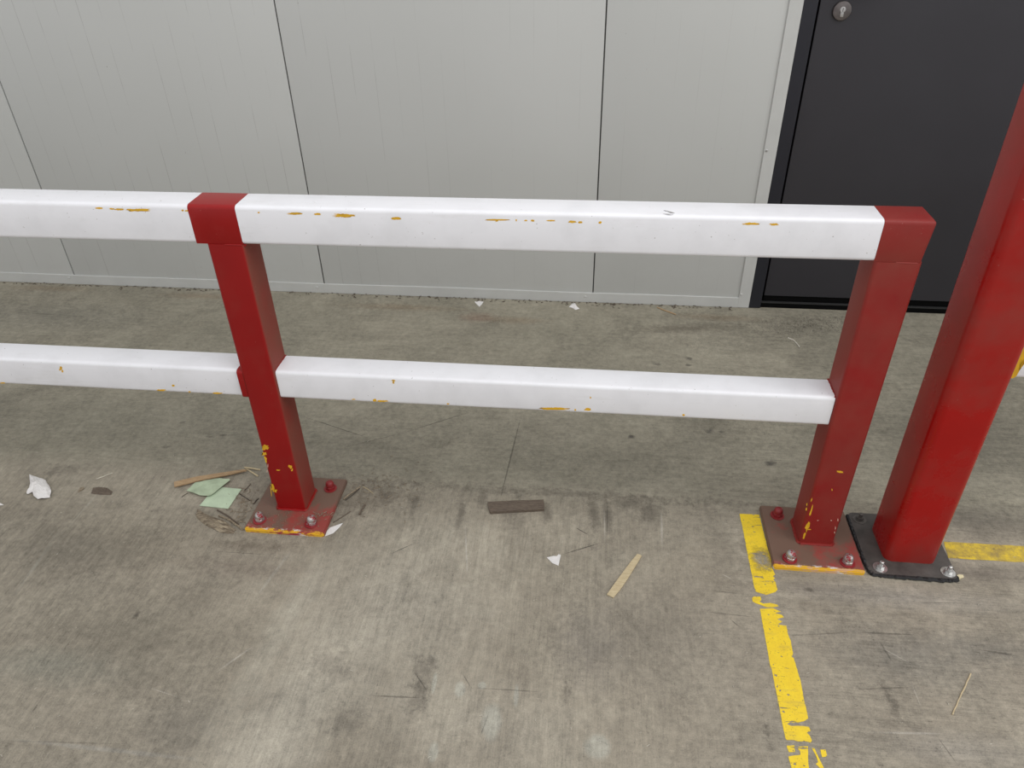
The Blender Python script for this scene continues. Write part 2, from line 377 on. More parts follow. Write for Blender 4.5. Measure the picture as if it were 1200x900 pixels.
    for a, b, wd, am in (((583, 598), (612, 482), .0028, .6), ((352, 487), (440, 516), .0016, .8), ((400, 525), (470, 508), .003, .4), ((470, 508), (560, 480), .003, .5), ((655, 651), (711, 634), .0016, .9), ((711, 634), (712, 588), .0018, .6), ((542, 789), (552, 806), .0014, .6), ((552, 806), (640, 811), .0016, .5),
                         ((484, 785), (502, 812), .0016, .6), ((430, 815), (502, 818), .0025, .5), ((458, 649), (487, 636), .0014, .9), ((674, 618), (690, 627), .0018, .8), ((250, 646), (315, 650), .0012, .5), ((0, 868), (150, 872), .002, .3), ((1000, 808), (1080, 805), .002, .45), ((1096, 860), (1125, 900), .0016, .5), ((1060, 706), (1140, 707), .0014, .5), ((560, 870), (575, 830), .0012, .4),
                         ((1000, 741), (1080, 744), .003, .5), ((920, 745), (1000, 741), .002, .4), ((1030, 750), (1045, 775), .003, .5), ((1140, 760), (1200, 770), .003, .5), ((150, 470), (270, 462), .002, .4), ((0, 365), (120, 372), .0018, .5), ((60, 372), (240, 388), .0014, .4), ((830, 692), (870, 696), .0014, .5), ((818, 716), (900, 725), .0014, .5), ((855, 725), (868, 736), .0018, .7)):
        line(a, b, wd, CK, am, 1.0, .5)
    for a, b, wd in (((1026, 755), (1075, 782), .0016), ((172, 805), (212, 818), .0012), ((545, 610), (548, 680), .003), ((708, 596), (709, 640), .002), ((775, 595), (776, 645), .004), ((880, 650), (905, 672), .0025), ((1010, 858), (1110, 860), .003), ((1068, 800), (1080, 830), .0012), ((845, 672), (860, 680), .002), ((250, 790), (300, 755), .003)):
        line(a, b, wd, (.42, .40, .36), .55, 1.3, .6)
    c = s.mix(1.0, c, c0mul, 'MULTIPLY')
    # dark grain specks and pale dust specks
    sp = s.noise(190, 2, .5, s.map((1, 1, 0), loc=(5, 2, 0)))
    c = s.mix(s.rng(sp, .72, .745, 0, .55), c, (.06, .052, .045))
    sp2 = s.noise(170, 2, .5, s.map((1, 1, 0), loc=(9, 4, 0)))
    c = s.mix(s.rng(sp2, .745, .76, 0, .5), c, (.45, .43, .38))
    s.base(c); s.rough(s.rng(mid, .3, .7, .62, .82))
    s.bump(s.math('ADD', s.math('MULTIPLY', grit, .5), s.math('ADD', fine, s.math('MULTIPLY', lat, .6))), .35, .0012)
    s.b.inputs['Specular IOR Level'].default_value = .35
    return s.m
CONC = concrete()

def line_paint(name, dirty):
    """floor paint, worn through in spots to the concrete below"""
    s = NT(name); flat = s.map((1, 1, 0))
    c = s.mix(s.rng(s.noise(40, 5, flat and .7, flat), .35, .7), (.80, .585, .022), (.72, .50, .02))
    fine = s.noise(150, 4, .75, flat)
    c = s.mix(s.rng(s.noise(18, 5, .7, s.map((.6, 3, 0))), .52, .75, 0, .5), c, (.33, .25, .08))
    hole = s.rng(s.noise(110, 3, .6, flat), .645, .67)
    c = s.mix(s.rng(s.noise(240, 3, .7, flat), .60, .68, 0, .7), c, (.20, .15, .04))
    st = s.rng(s.noise(26, 5, .7, s.map((.35, 2.6, 0))), .63, .65)
    if dirty:
        c = s.mix(s.rng(s.noise(22, 6, .75, flat), .36, .62, .1, .85), c, (.22, .16, .07))
        hole = s.rng(s.noise(80, 5, .75, flat), .60, .66, 0, .8)
    else:
        gn = s.n.new('ShaderNodeGroup'); gn.node_tree = MG; q = at(893, 656)
        s.lk(flat, gn.inputs[0]); gn.inputs[1].default_value = (q.x, q.y, 0); gn.inputs[3].default_value = (1/.030, 1/.048, 0)
        gn.inputs[4].default_value = .6; gn.inputs[5].default_value = 1.2; s.lk(s.noise(50, 5, .7, flat), gn.inputs[6])
        hole = s.math('MAXIMUM', hole, s.math('MULTIPLY', gn.outputs[0], s.rng(fine, .34, .46)))
    hole = s.math('MAXIMUM', hole, st)
    s.base(c); s.rough(.62); s.bump(fine, .25)
    s.lk(s.math('SUBTRACT', 1, hole), s.b.inputs['Alpha'])
    return s.m

def wall_mat():
    s = NT('wall_sheet_metal'); x, y, z = s.sep()
    c = s.mix(s.rng(s.noise(1.2, 3, .5), .3, .7), (.505, .515, .497), (.535, .543, .527))
    # thin broken dark lines for the shallow pressed ribs, drawn in the colour
    wv = s.math('FRACT', s.math('DIVIDE', x, .0777))
    ln = s.rng(s.math('ABSOLUTE', s.math('SUBTRACT', wv, .5)), 0, .016, 1, 0)
    br = s.rng(s.noise(3.2, 5, .65, s.map((5, 1, 1))), .45, .62)
    ln = s.math('MULTIPLY', s.math('MULTIPLY', ln, br), s.rng(x, .4, -.2, .18, .62))
    c = s.mix(ln, c, (.16, .15, .14))
    sp = s.noise(95, 2, .5, s.map((1, 1, .7)))
    c = s.mix(s.rng(sp, .765, .785, 0, .7), c, (.12, .11, .1))
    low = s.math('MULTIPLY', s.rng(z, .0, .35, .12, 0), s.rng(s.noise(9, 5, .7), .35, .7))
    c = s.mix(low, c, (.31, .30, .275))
    s.base(c); s.rough(.42); s.bump(s.noise(30, 3), .04, .002)
    return s.m
WALL = wall_mat()
TRIM = simple('trim_sheet_metal', (.49, .496, .478), .4, 0, .05, 8)
SEAM = simple('dark_joint', (.07, .07, .065), .8)
DOORM = simple('anthracite_door_paint', (.025, .024, .029), .42, 0, .06, 5)
FRAMEM = simple('door_frame_paint', (.012, .013, .019), .35, 0, .1, 6)
RUBBER = simple('black_rubber', (.002, .002, .002), .9); RUBBER.node_tree.nodes['Principled BSDF'].inputs['Specular IOR Level'].default_value = .1

# ------------------------------------------------------------------ setting
WY = 1.2532
bm = bmesh.new(); vs = [bm.verts.new(p) for p in ((-3.6, -3.2, 0), (4.4, -3.2, 0), (4.4, WY+.12, 0), (-3.6, WY+.12, 0))]; bm.faces.new(vs)
g = bmesh.ops.extrude_face_region(bm, geom=list(bm.faces))
for v in [e for e in g['geom'] if isinstance(e, bmesh.types.BMVert)]: v.co.z = -.08
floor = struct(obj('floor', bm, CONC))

wall = struct(obj('wall_back', box(-3.56, 1.392, WY+.006, WY+.10, 0, 2.7), SEAM))
seams = [-3.5383, -2.4504, -1.3626, -.2744, .8133]
for i, x0 in enumerate(seams):
    x1 = seams[i+1] if i+1 < len(seams) else 1.392
    o = autosmooth(obj('wall_panel', box(x0+.0023, x1-.0023, WY, WY+.02, .012, 2.7, .0012, 2), WALL, wall), 40)
wall2 = struct(obj('wall_right', box(2.47, 4.35, WY+.006, WY+.10, 0, 2.7), SEAM))
for x0, x1 in ((2.475, 3.40), (3.404, 4.35)):
    obj('wall_panel', box(x0, x1, WY, WY+.02, .012, 2.7, .0012, 2), WALL, wall2)

def screw(parent, x, z, y):
    b = lathe([(.0045, 0), (.0045, .0012), (.003, .0026), (0, .0028)], 10)
    bmesh.ops.rotate(b, verts=b.verts, cent=(0, 0, 0), matrix=Matrix.Rotation(math.pi/2, 3, 'X'))
    for v in b.verts: v.co += Vector((x, y, z))
    obj('screw', b, STEEL if z > .3 else TRIM, parent)
# bottom channel, slightly bowed upper lip
bm = bmesh.new(); n = 60; xs = [-3.56+i*(1.372+3.56)/n for i in range(n+1)]
rows = []
for x in xs:
    t = .0425+.0022*mnoise.noise(Vector((x*2.1, 0, 0)))
    rows.append([bm.verts.new(p) for p in ((x, WY-.0045, .001), (x, WY-.0045, t-.001), (x, WY-.0025, t), (x, WY+.002, t), (x, WY+.002, .001))])
for a, b in zip(rows, rows[1:]):
    for i in range(5): bm.faces.new((a[i], a[(i+1) % 5], b[(i+1) % 5], b[i]))
bm.faces.new(rows[0]); bm.faces.new(rows[-1][::-1])
bb = struct(obj('baseboard_back', bm, TRIM))
for x, z in ((-1.388, .029), (-.3055, .025), (.7844, .025), (-2.47, .027)): screw(bb, x, z, WY-.0045)
bb2 = struct(obj('baseboard_right', box(2.475, 4.35, WY-.0045, WY+.002, .001, .043, .001), TRIM))
tr = struct(obj('trim_1', box(1.3705, 1.4130, WY-.0052, WY+.06, .001, 2.7, .0012, 2), TRIM))
screw(tr, 1.3786, .6065, WY-.0052); screw(tr, 1.3775, .058, WY-.0052); screw(tr, 1.3786, 1.6, WY-.0052)
struct(obj('trim_2', box(2.463, 2.505, WY-.0052, WY+.06, .001, 2.7, .0012, 2), TRIM))

door = struct(obj('door_1', box(1.4665, 2.4095, WY+.012, WY+.062, .048, 2.12, .0015, 2), DOORM))
bm = box(1.4132, 1.4570, WY-.004, WY+.07, .001, 2.17, .002, 2); box(2.4190, 2.4630, WY-.004, WY+.07, .001, 2.17, .002, 2, bm=bm)
box(1.4575, 2.4185, WY-.004, WY+.07, 2.126, 2.17, .002, 2, bm=bm)
obj('door_frame', bm, FRAMEM, door)
obj('door_seal', box(1.4575, 2.4185, WY+.045, WY+.068, .03, 2.125), RUBBER, door)
bm = box(1.4575, 2.4185, WY+.004, WY+.07, .001, .020, .001); th = obj('threshold', bm, RUBBER, door)
obj('threshold_strip', box(1.4575, 2.4185, WY+.003, WY+.02, .0205, .0228), simple('threshold_edge', (.03, .03, .03), .4), th)
obj('bottom_seal', box(1.468, 2.408, WY+.016, WY+.05, .023, .0475), RUBBER, door)
# lock rose with cylinder, lever above it (its foot just enters the frame)
def disc_y(prof, x, z, y, n=28):
    b = lathe(prof, n); bmesh.ops.rotate(b, verts=b.verts, cent=(0, 0, 0), matrix=Matrix.Rotation(math.pi/2, 3, 'X'))
    for v in b.verts: v.co += Vector((x, y, z))
    return b
DY = WY+.012
LX, LZ = 1.5345, 1.0345
esc = autosmooth(obj('lock_escutcheon', disc_y([(.0285, 0), (.0285, .005), (.0268, .0078), (.024, .0082), (.0, .0082)], LX, LZ, DY), STAIN, door))
bm = disc_y([(.0085, .008), (.0085, .0125), (.0075, .0135), (0, .0135)], LX, LZ+.004, DY, 18)
box(LX-.005, LX+.005, DY-.0125, DY-.008, LZ-.017, LZ+.002, .002, 2, bm=bm)
cy = autosmooth(obj('lock_cylinder', bm, STEEL, esc))
obj('keyhole', box(LX-.0009, LX+.0009, DY-.0139, DY-.0134, LZ-.001, LZ+.009), RUBBER, door)
bm = disc_y([(.026, 0), (.026, .006), (.024, .008), (0, .008)], LX, LZ+.075, DY)
tube([(LX, DY-.006, LZ+.075), (LX, DY-.045, LZ+.075), (LX+.004, DY-.052, LZ+.075), (LX+.12, DY-.052, LZ+.075)], .0095, 12, bm=bm)
autosmooth(obj('door_handle', bm, STAIN, door))

# ------------------------------------------------------------------ guard rail
RAIL = thing('guard_rail', 'red and white steel guard rail with two bars and bolted posts on the concrete', 'guard rail')
ZT, ZB = .8545, .7705
def part(name, bm, m, parent=RAIL, sm=True):
    o = obj(name, bm, m, parent); return autosmooth(o) if sm else o
def tilt_z(bm, x_of_z):
    for v in bm.verts: v.co.x += x_of_z(v.co.z)
    return bm
# top bar: white lengths and red painted lengths over the posts, butted on one line
TY0, TY1 = .0012, .0810
def bar(name, x0, x1, y0, y1, z0, z1, m, r=.0085, slope=0, parent=RAIL, endcap=False, flush=False):
    b = box(x0, x1, y0, y1, z0, z1, 0)
    for zz, rr, sg in ((z1, r, 4), (z0, r if not flush else .0012, 4 if not flush else 2)):
        es = [e for e in b.edges if abs(e.verts[0].co.x-e.verts[1].co.x) > .5*(x1-x0) and all(abs(v.co.z-zz) < 1e-6 for v in e.verts)]
        bmesh.ops.bevel(b, geom=es, offset=rr, segments=sg, affect='EDGES', profile=.5)
    for v in b.verts: v.co.z += slope*(v.co.x)
    if endcap:
        es = [e for e in b.edges if all(abs(v.co.x-x1) < 1e-5 and v.co.z > z0+.004 for v in e.verts)]
        bmesh.ops.bevel(b, geom=es, offset=.004, segments=2, affect='EDGES')
        for v in b.verts:       # lower corner ground away toward the post
            if v.co.x > x1-.005 and v.co.z < z0+.02+slope*x1: v.co.x -= .008
    return part(name, b, m, parent)
SL = .0020
topL = bar('top_bar', -1.29, -.0213, TY0, TY1, ZB-.0002, ZT-.0002, WHITE, slope=SL)
topA = bar('post_cap_band', -.0211, .0806, TY0-.0003, TY1+.0003, ZB-.0004, ZT, RED_T, slope=SL, flush=True)
topR = bar('top_bar', .0808, 1.3445, TY0, TY1, ZB-.0002, ZT-.0002, WHITE, slope=SL)
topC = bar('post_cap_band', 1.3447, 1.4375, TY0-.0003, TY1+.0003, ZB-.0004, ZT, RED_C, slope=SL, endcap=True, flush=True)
bar('post_cap_band', -1.37, -1.2902, TY0-.0003, TY1+.0003, ZB-.0004, ZT, RED_T, slope=SL, flush=True)
# posts
postA = part('post', box(0, .0808, 0, .0812, .0105, ZB-.0003, .0075, 4, axis=2), RED_A)
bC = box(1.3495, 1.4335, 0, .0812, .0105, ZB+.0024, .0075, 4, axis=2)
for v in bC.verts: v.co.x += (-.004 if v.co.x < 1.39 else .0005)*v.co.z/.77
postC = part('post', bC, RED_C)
postL = part('post', box(-1.37, -1.2895, 0, .0812, .0105, ZB-.003, .0075, 4, axis=2), RED_A)
# lower bar
LT_, LB_ = .4495, .3722
lowL = bar('lower_bar', -1.289, -.0115, .007, .083, LB_, LT_, WHITE)
bar('lower_bar_collar', -.0113, .0030, .0006, .083, LB_-.0008, LT_+.001, RED_A)
lowR = bar('lower_bar', .0815, 1.3462, .007, .083, LB_, LT_, WHITE)
# weld beads
def weld(pts, m, r=.0032):
    q = []
    for a, b in zip(pts, pts[1:]):
        a, b = Vector(a), Vector(b); k = max(2, int((b-a).length/.004))
        q += [a.lerp(b, i/k) for i in range(k)]
    q.append(Vector(pts[-1]))
    part('weld_bead', tube(q, r, 6, rnd=.25), m)
weld([(.0805, .012, LT_-.001), (.0810, .080, LT_-.001)], RED_A, .0024)
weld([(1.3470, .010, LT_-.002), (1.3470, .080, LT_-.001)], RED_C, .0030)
weld([(.040, .0012, ZB-.001), (.078, .0012, ZB-.001)], RED_A, .0019)
weld([(.0825, .004, ZB-.002), (.0825, .078, ZB-.002)], RED_A, .0028)
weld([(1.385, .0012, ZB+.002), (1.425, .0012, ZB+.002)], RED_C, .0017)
for x0, x1, m in ((0, .0808, RED_A), (1.3495, 1.4335, RED_C)):
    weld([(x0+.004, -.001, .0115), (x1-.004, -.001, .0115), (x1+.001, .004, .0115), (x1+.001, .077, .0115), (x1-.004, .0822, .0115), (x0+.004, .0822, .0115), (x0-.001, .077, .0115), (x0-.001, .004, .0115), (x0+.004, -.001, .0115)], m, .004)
# base plates with their anchor bolts
def base_plate(cx, cy, m, bolts, rot=0, kind='red'):
    b = box(-.1065, .1065, -.1065, .1065, 0, .0105, .006, 3, axis=2)
    es = [e for e in b.edges if all(v.co.z > .0104 for v in e.verts)]
    bmesh.ops.bevel(b, geom=es, offset=.0022, segments=2, affect='EDGES')
    p = autosmooth(obj('base_plate', b, m, RAIL, loc=(cx, cy, 0))); p.rotation_euler.z = rot
    for bx, by, bmtl, lean in bolts:
        q = lathe([(.0175, .0), (.0175, .0022), (.0135, .0026), (0, .0026)], 24)
        cyl(.0133, .0133, .0026, .0100, 6, q, rot=.4); cyl(.0133, .0112, .0100, .0112, 6, q, rot=.4)
        prof = [(.0112, .0110), (.0112, .0185), (.0098, .0232), (.006, .0262), (0, .027)]
        lathe(prof, 16, q)
        bo = obj('anchor_bolt', q, bmtl, p, loc=(bx-cx, by-cy, .0105)); autosmooth(bo)
        bo.rotation_euler = (lean*.1, lean*.14, 1.3*lean)
    return p
base_plate(.0475, .026, PLATE_A, [(-.029, -.047, CAPM, .6), (.111, -.0475, CAPM, 1), (.1185, .090, CAPR, .2), (-.022, .093, CAPR, .1)])
base_plate(1.3832, .024, PLATE_C, [(1.3155, .094, CAPR, .2), (1.3185, -.055, CAPM, .4), (1.4535, -.056, CAPM, -.3), (1.4560, .096, CAPR, 0)])
base_plate(-1.325, .026, PLATE_C, [(-1.39, -.045, CAPM, .3), (-1.26, -.045, CAPM, .3), (-1.39, .093, CAPR, 0), (-1.26, .093, CAPR, 0)])

def chip(px, py, wpx, hpx, y, parent, m=CHIP, name='paint_chip', ang=0):
    """flaked spot on a front face: ragged outline, a hair proud"""
    n = max(9, int(wpx*2.4)); pts = []
    sx = wpx/2; sy = hpx/2
    for i in range(n):
        a = 2*math.pi*i/n; k = random.uniform(.38 if wpx < 14 and hpx > 3.5 else .62, 1.15)
        sq = 1/max(abs(math.cos(a)), abs(math.sin(a)))**.55
        u, v = math.cos(a)*sx*k*sq, math.sin(a)*sy*(random.uniform(.6, 1.15) if hpx < 3.5 else k)*sq
        u, v = u*math.cos(ang)-v*math.sin(ang), u*math.sin(ang)+v*math.cos(ang)
        pts.append(at(px+u, py+v, 1, y-.0002))
    o = obj(name, prism(pts, .0005, up=Vector((0, 1, 0))), m, parent)
    return o
for px, py, wd, h, par in ((116, 244, 9, 2.2, topL), (131, 244.8, 6, 2, topL), (140, 245.4, 12, 2.5, topL), (163, 246.2, 30, 3.4, topL), (214, 246.5, 3, 2.5, topL), (218.5, 247, 5, 2.2, topL),
                           (303, 249, 3, 2, topR), (345, 250.3, 17, 2.6, topR), (372, 251, 9, 2.5, topR), (403, 252.6, 25, 4.2, topR), (464, 256, 12, 3.2, topR), (582, 257.6, 28, 1.8, topR), (582, 258.6, 4, 2.5, topR), (605, 258, 2, 3, topR), (616, 258.5, 4, 2, topR), (624.5, 258.5, 4.5, 2.4, topR),
                           (646, 258.6, 11, 1.8, topR), (671, 260, 10, 3, topR), (680, 260.5, 5, 3.2, topR), (703, 260.8, 4, 3, topR), (880, 262.3, 19, 3, topR), (907, 263, 11, 2.8, topR)):
    chip(px, py, wd, h, TY0, par)
for px, py, wd, h, par in ((189, 457.3, 11, 2, lowL), (203, 452, 3.5, 2.5, lowL), (222, 459.2, 2.5, 2, lowL), (255, 460.8, 11, 2, lowL), (71, 432, 4, 5, lowL), (73, 435, 3, 3, lowL), (3, 448.8, 6, 1.2, lowL),
                           (461, 447.5, 2.5, 6, lowR), (461, 446, 4.5, 2, lowR), (414.5, 468, 5, 1.2, lowR), (439, 469, 5, 3.2, lowR), (448, 470, 14, 2.2, lowR), (525, 473.3, 3, 2, lowR), (650, 479, 33, 3, lowR), (674, 480.3, 2.5, 2.5, lowR), (689, 479.8, 8, 3.4, lowR), (692, 466, 2, 2.5, lowR), (801, 486.3, 4, 2.6, lowR)):
    chip(px, py, wd, h, .007, par)
for px, py, wd, h, a in ((311.5, 524.5, 9, 6.5, 0), (309.5, 532, 6, 6, .3), (311, 538, 4, 9, -.3), (326, 551, 5, 1.4, .1), (340, 547, 4.5, 5, .3), (342, 551, 3, 4, 0), (319.5, 571, 3.5, 11, -.3), (322, 575, 6, 4, .2), (317.5, 575, 1.6, 18, -.12)):
    chip(px, py, wd, h, 0, postA, ang=a)
for px, py, wd, h in ((314, 546, 1.2, 6), (313, 552, 1.2, 4)): chip(px, py, wd, h, 0, postA, CHIPW, 'paint_scrape')
for px, py, wd, h, a in ((950.5, 599, 2.4, 20, .28), (946, 617, 4.6, 17, .28), (942.5, 627.5, 4, 8, .2), (948, 620.5, 5, 1.2, 0), (944.8, 597, 1.8, 4, 0), (945.5, 591.5, 1.4, 5, 0), (984.5, 553, 8, 2.4, .2), (951, 586, 1.4, 5, .2), (975, 574, 1.3, 3, 0)):
    chip(px, py, wd, h, 0, postC, ang=a)
for px, py, wd, h in ((982, 609.5, 1.3, 5), (974, 610, 2, 1.3), (958.5, 610, 2, 1), (979, 619, 1.2, 4), (978, 624, 1.2, 3)): chip(px, py, wd, h, 0, postC, CHIPW, 'paint_scrape')
# dark scuffs on top of the upper bar
bm = bmesh.new()
for px, py, wd, h in ((786, 248.5, 9, 2.5), (783, 251, 12, 1), (780, 247, 5, 1)):
    prism([at(px-wd/2, py-h*.5, 2, .8568), at(px+wd*.1, py, 2, .8568), at(px+wd/2, py+h*.5, 2, .8568), at(px, py+h*.4, 2, .8568)], .0005, bm)
obj('scuff_mark', bm, simple('grey_scuff', (.3, .29, .28), .6), topR)

# ------------------------------------------------------------------ red column with black foot plate
COLM = thing('steel_column', 'tall bright red square steel column on a black bolted plate, right of the guard rail', 'column', (1.6, .022, 0))
KX, KY = .0600, .0605
b = box(-KX, KX, -KY, KY, .0085, 2.6, .019, 6, axis=2)
for v in b.verts: v.co.x += .0052-.009*v.co.z
autosmooth(obj('shaft', b, RED_K, COLM))
b = box(-.1005, .1005, -.103, .103, 0, .0085, .012, 3, axis=2)
for v in b.verts:
    pass
bp = autosmooth(obj('base_plate', b, BLACKP, COLM))
bmw = bmesh.new()       # bitumen squeezed out along the plate's rim
def rim(pts, r):
    q = []
    for a, c_ in zip(pts, pts[1:]):
        for i in range(14): q.append(Vector(a).lerp(Vector(c_), i/14)+Vector((random.uniform(-.0012, .0012), random.uniform(-.0012, .0012), random.uniform(-.001, .001))))
    tube(q, r, 6, bm=bmw, rnd=.3)
rim([(-.101, .098, .004), (-.1035, .02, .005), (-.1015, -.06, .004), (-.098, -.096, .004), (-.09, -.104, .004), (-.02, -.1055, .004), (.06, -.1065, .003), (.098, -.103, .003), (.103, -.09, .003)], .0045)
obj('sealing_bead', bmw, BLACKE, COLM)
for bx, by in ((-.077, .078), (-.072, -.084), (.083, -.084), (.078, .080)):
    q = lathe([(.0165, 0), (.0165, .0016), (.011, .0018), (.011, .0034), (0, .0034)], 22)
    cyl(.0092, .0092, .0034, .0105, 6, q, rot=.3); cyl(.0048, .0048, .0105, .0205, 12, q); cyl(.0048, .003, .0205, .0215, 12, q)
    autosmooth(obj('anchor_bolt', q, STEEL if by < 0 else simple('dull_steel', (.12, .11, .1), .5, .4), bp, loc=(bx, by, .0085)))
obj('plate_chip', prism([at(1106, 665.5, 2, .0087), at(1110, 664, 2, .0087), at(1110, 667, 2, .0087), at(1106.5, 668, 2, .0087)], .0012), simple('pale_chip', (.6, .58, .5), .6), COLM)

# ------------------------------------------------------------------ next rail, its end just in sight behind the column
R2 = thing('guard_rail', 'white bar with a dented yellow end, half hidden behind the tall red column', 'guard rail')
def far_rail():
    y0 = .30
    p = at(1194, 404, 1, y0); z1 = p.z; q = at(1190, 443, 1, y0); z0 = q.z
    xa = q.x-.110
    yel = simple('yellow_bar_paint', (.66, .36, .015), .4, bump=.1)
    o = bar('lower_bar', xa+.11, xa+1.35, y0, y0+.075, z0, z1, WHITE, parent=R2)
    b = box(xa, xa+.1095, y0-.0015, y0+.0765, z0-.0015, z1+.001, .012, 4)
    part('yellow_end', b, yel, R2)
    # drip-shaped lobe of yellow over the white
    pts = [at(px, py, 1, y0-.0025) for px, py in ((1196, 421), (1199.5, 421.5), (1205, 420), (1210, 412), (1212, 404), (1190, 404), (1182, 443), (1187, 443.5), (1191, 441), (1193.5, 436), (1195, 428))]
    obj('yellow_paint_patch', prism(pts, .0022, up=Vector((0, 1, 0))), yel, R2)
    for px in (xa+.75, xa+1.27):
        part('post', box(px, px+.08, y0+.078, y0+.158, .0105, .86, .0075, 3, axis=2), RED_A, R2)
        part('base_plate', box(px-.06, px+.14, y0+.02, y0+.22, 0, .0105, .004, 2), PLATE_C, R2)
    bar('top_bar', xa, xa+1.35, y0+.078, y0+.158, .8605, .94, WHITE, parent=R2)
far_rail()

# ------------------------------------------------------------------ floor markings
from mathutils.geometry import tessellate_polygon
def film(pts, bm, z=.0007):
    t = [bm.verts.new((p.x, p.y, z)) for p in pts]; lo = [bm.verts.new((p.x, p.y, .0001)) for p in pts]; n = len(pts)
    for a, b_, c_ in tessellate_polygon([[Vector((p.x, p.y, 0)) for p in pts]]):
        try: bm.faces.new((t[a], t[b_], t[c_]))
        except ValueError: pass
    for i in range(n): bm.faces.new((t[i], t[(i+1) % n], lo[(i+1) % n], lo[i]))
LP, LPD = line_paint('yellow_floor_paint', False), line_paint('yellow_floor_paint_dirty', True)
bm = bmesh.new()
A = lambda L: [(850+x/4.5, 600+y/4.5) for x, y in L]
D = lambda L: [(850+x/7.5, 780+y/7.5) for x, y in L]
polys = [A([(75, 10), (178, 15), (190, 60), (205, 120), (222, 190), (240, 240), (243, 290), (262, 330), (250, 340), (262, 350), (252, 358), (264, 368), (268, 385), (275, 410), (265, 422), (240, 430), (215, 437), (190, 430), (160, 420), (150, 385), (135, 310), (120, 240), (98, 120)]),
         A([(140, 455), (150, 447), (185, 447), (190, 465), (180, 474), (200, 484), (235, 480), (275, 490), (280, 498), (250, 504), (212, 502), (186, 490), (160, 481), (145, 475)]),
         A([(182, 512), (250, 508), (293, 526), (262, 533), (300, 545), (308, 556), (272, 566), (300, 577), (276, 595), (322, 600), (330, 645), (345, 680), (357, 745), (350, 765), (360, 770)])
         + D([(620, 0), (660, 130), (690, 300), (720, 420), (728, 465), (690, 490), (620, 505), (570, 498), (540, 515), (580, 532), (680, 532), (735, 540), (748, 575), (715, 590), (740, 615), (760, 660), (750, 678), (700, 665), (640, 668), (600, 655), (540, 655), (528, 640), (510, 560), (490, 450), (440, 200), (400, 0)]) + A([(240, 830), (215, 690), (192, 570), (188, 540)]),
         D([(540, 705), (605, 702), (612, 760), (560, 762), (545, 735)]),
         D([(640, 715), (725, 710), (728, 830), (735, 900), (760, 1010), (610, 1010), (580, 900), (555, 800), (610, 790), (660, 785), (655, 750), (640, 735)]),
         D([(760, 725), (785, 730), (820, 810), (865, 900), (830, 900), (795, 865), (815, 850), (790, 780)]), D([(835, 740), (880, 740), (895, 800), (850, 805), (840, 770)])]
for k, P_ in enumerate(polys):
    film(refine([at(*q) for q in P_], .005, .00045), bm)
tag(obj('floor_line', bm, LP), 'bright yellow painted line, broken by scrapes, running from base plate toward the viewer', 'floor marking')
bm = bmesh.new()
P_ = [at(1106, 635), at(1111, 654), Vector((3.2, .015, 0)), Vector((3.2, .071, 0))]
film(refine(P_, .012, .0008), bm)
tag(obj('floor_line', bm, LPD), 'dirty yellow painted line starting right of the red column, parallel to the wall', 'floor marking')

# ------------------------------------------------------------------ litter
PAPER = simple('crumpled_tissue', (.70, .68, .665), .8, 0, .06, 90, .3)
GREEN2 = simple('dusty_green_card', (.40, .48, .33), .65, 0, .22, 22, .3)
GREEN = simple('pale_green_card', (.46, .56, .40), .6, 0, .10, 30, .1)
def wood(name, c, d):
    s = NT(name); g_ = s.noise(60, 5, .7, s.map((1, 7, 7), rot=-.2))
    s.base(s.mix(s.rng(g_, .35, .65), c, d)); s.rough(.75); s.bump(g_, .5); return s.m
TAN = wood('tan_wood', (.46, .32, .18), (.30, .19, .10)); PALE = wood('pale_wood', (.56, .47, .30), (.43, .34, .2))
GREYW = wood('weathered_wood', (.15, .115, .085), (.075, .055, .04)); HUSK = wood('dry_stalk', (.36, .29, .20), (.10, .075, .05))
def husk_mat():
    s = NT('dry_husk'); g_ = s.noise(26, 4, .6, s.map((.8, 7, 1), rot=.62))
    c = s.mix(s.rng(g_, .36, .62), (.10, .075, .05), (.36, .30, .21)); c = s.mix(s.rng(s.noise(25, 3), .4, .6, 0, .5), c, (.15, .115, .08))
    s.base(c); s.rough(.8); s.bump(g_, .8, .002); return s.m
HUSKL = husk_mat()
DARKW = simple('dark_twig', (.06, .045, .035), .8)
def PX(L, ox, oy, s): return [(ox+x/s, oy+y/s) for x, y in L]
def W(L, z=0): return [at(x, y, 2, z) for x, y in L]
# crumpled tissue
pts = refine(W(PX([(150, 70), (230, 105), (340, 140), (385, 210), (410, 270), (390, 340), (330, 355), (250, 360), (205, 330), (190, 280), (130, 300), (115, 290), (150, 240), (160, 160)], 20, 550, 10)), .008, .001)
def hp(x, y, t): return .0012+(1-t)**.6*.013+(1 - t*.75)*.009*(1+mnoise.noise(Vector((x*110, y*110, 0))))+.006*abs(mnoise.noise(Vector((x*240, y*240, 3))))
o = obj('crumpled_tissue', sheet(pts, hp, .0006, 8), PAPER); tag(o, 'crumpled white tissue lying alone on the floor at far left', 'tissue')
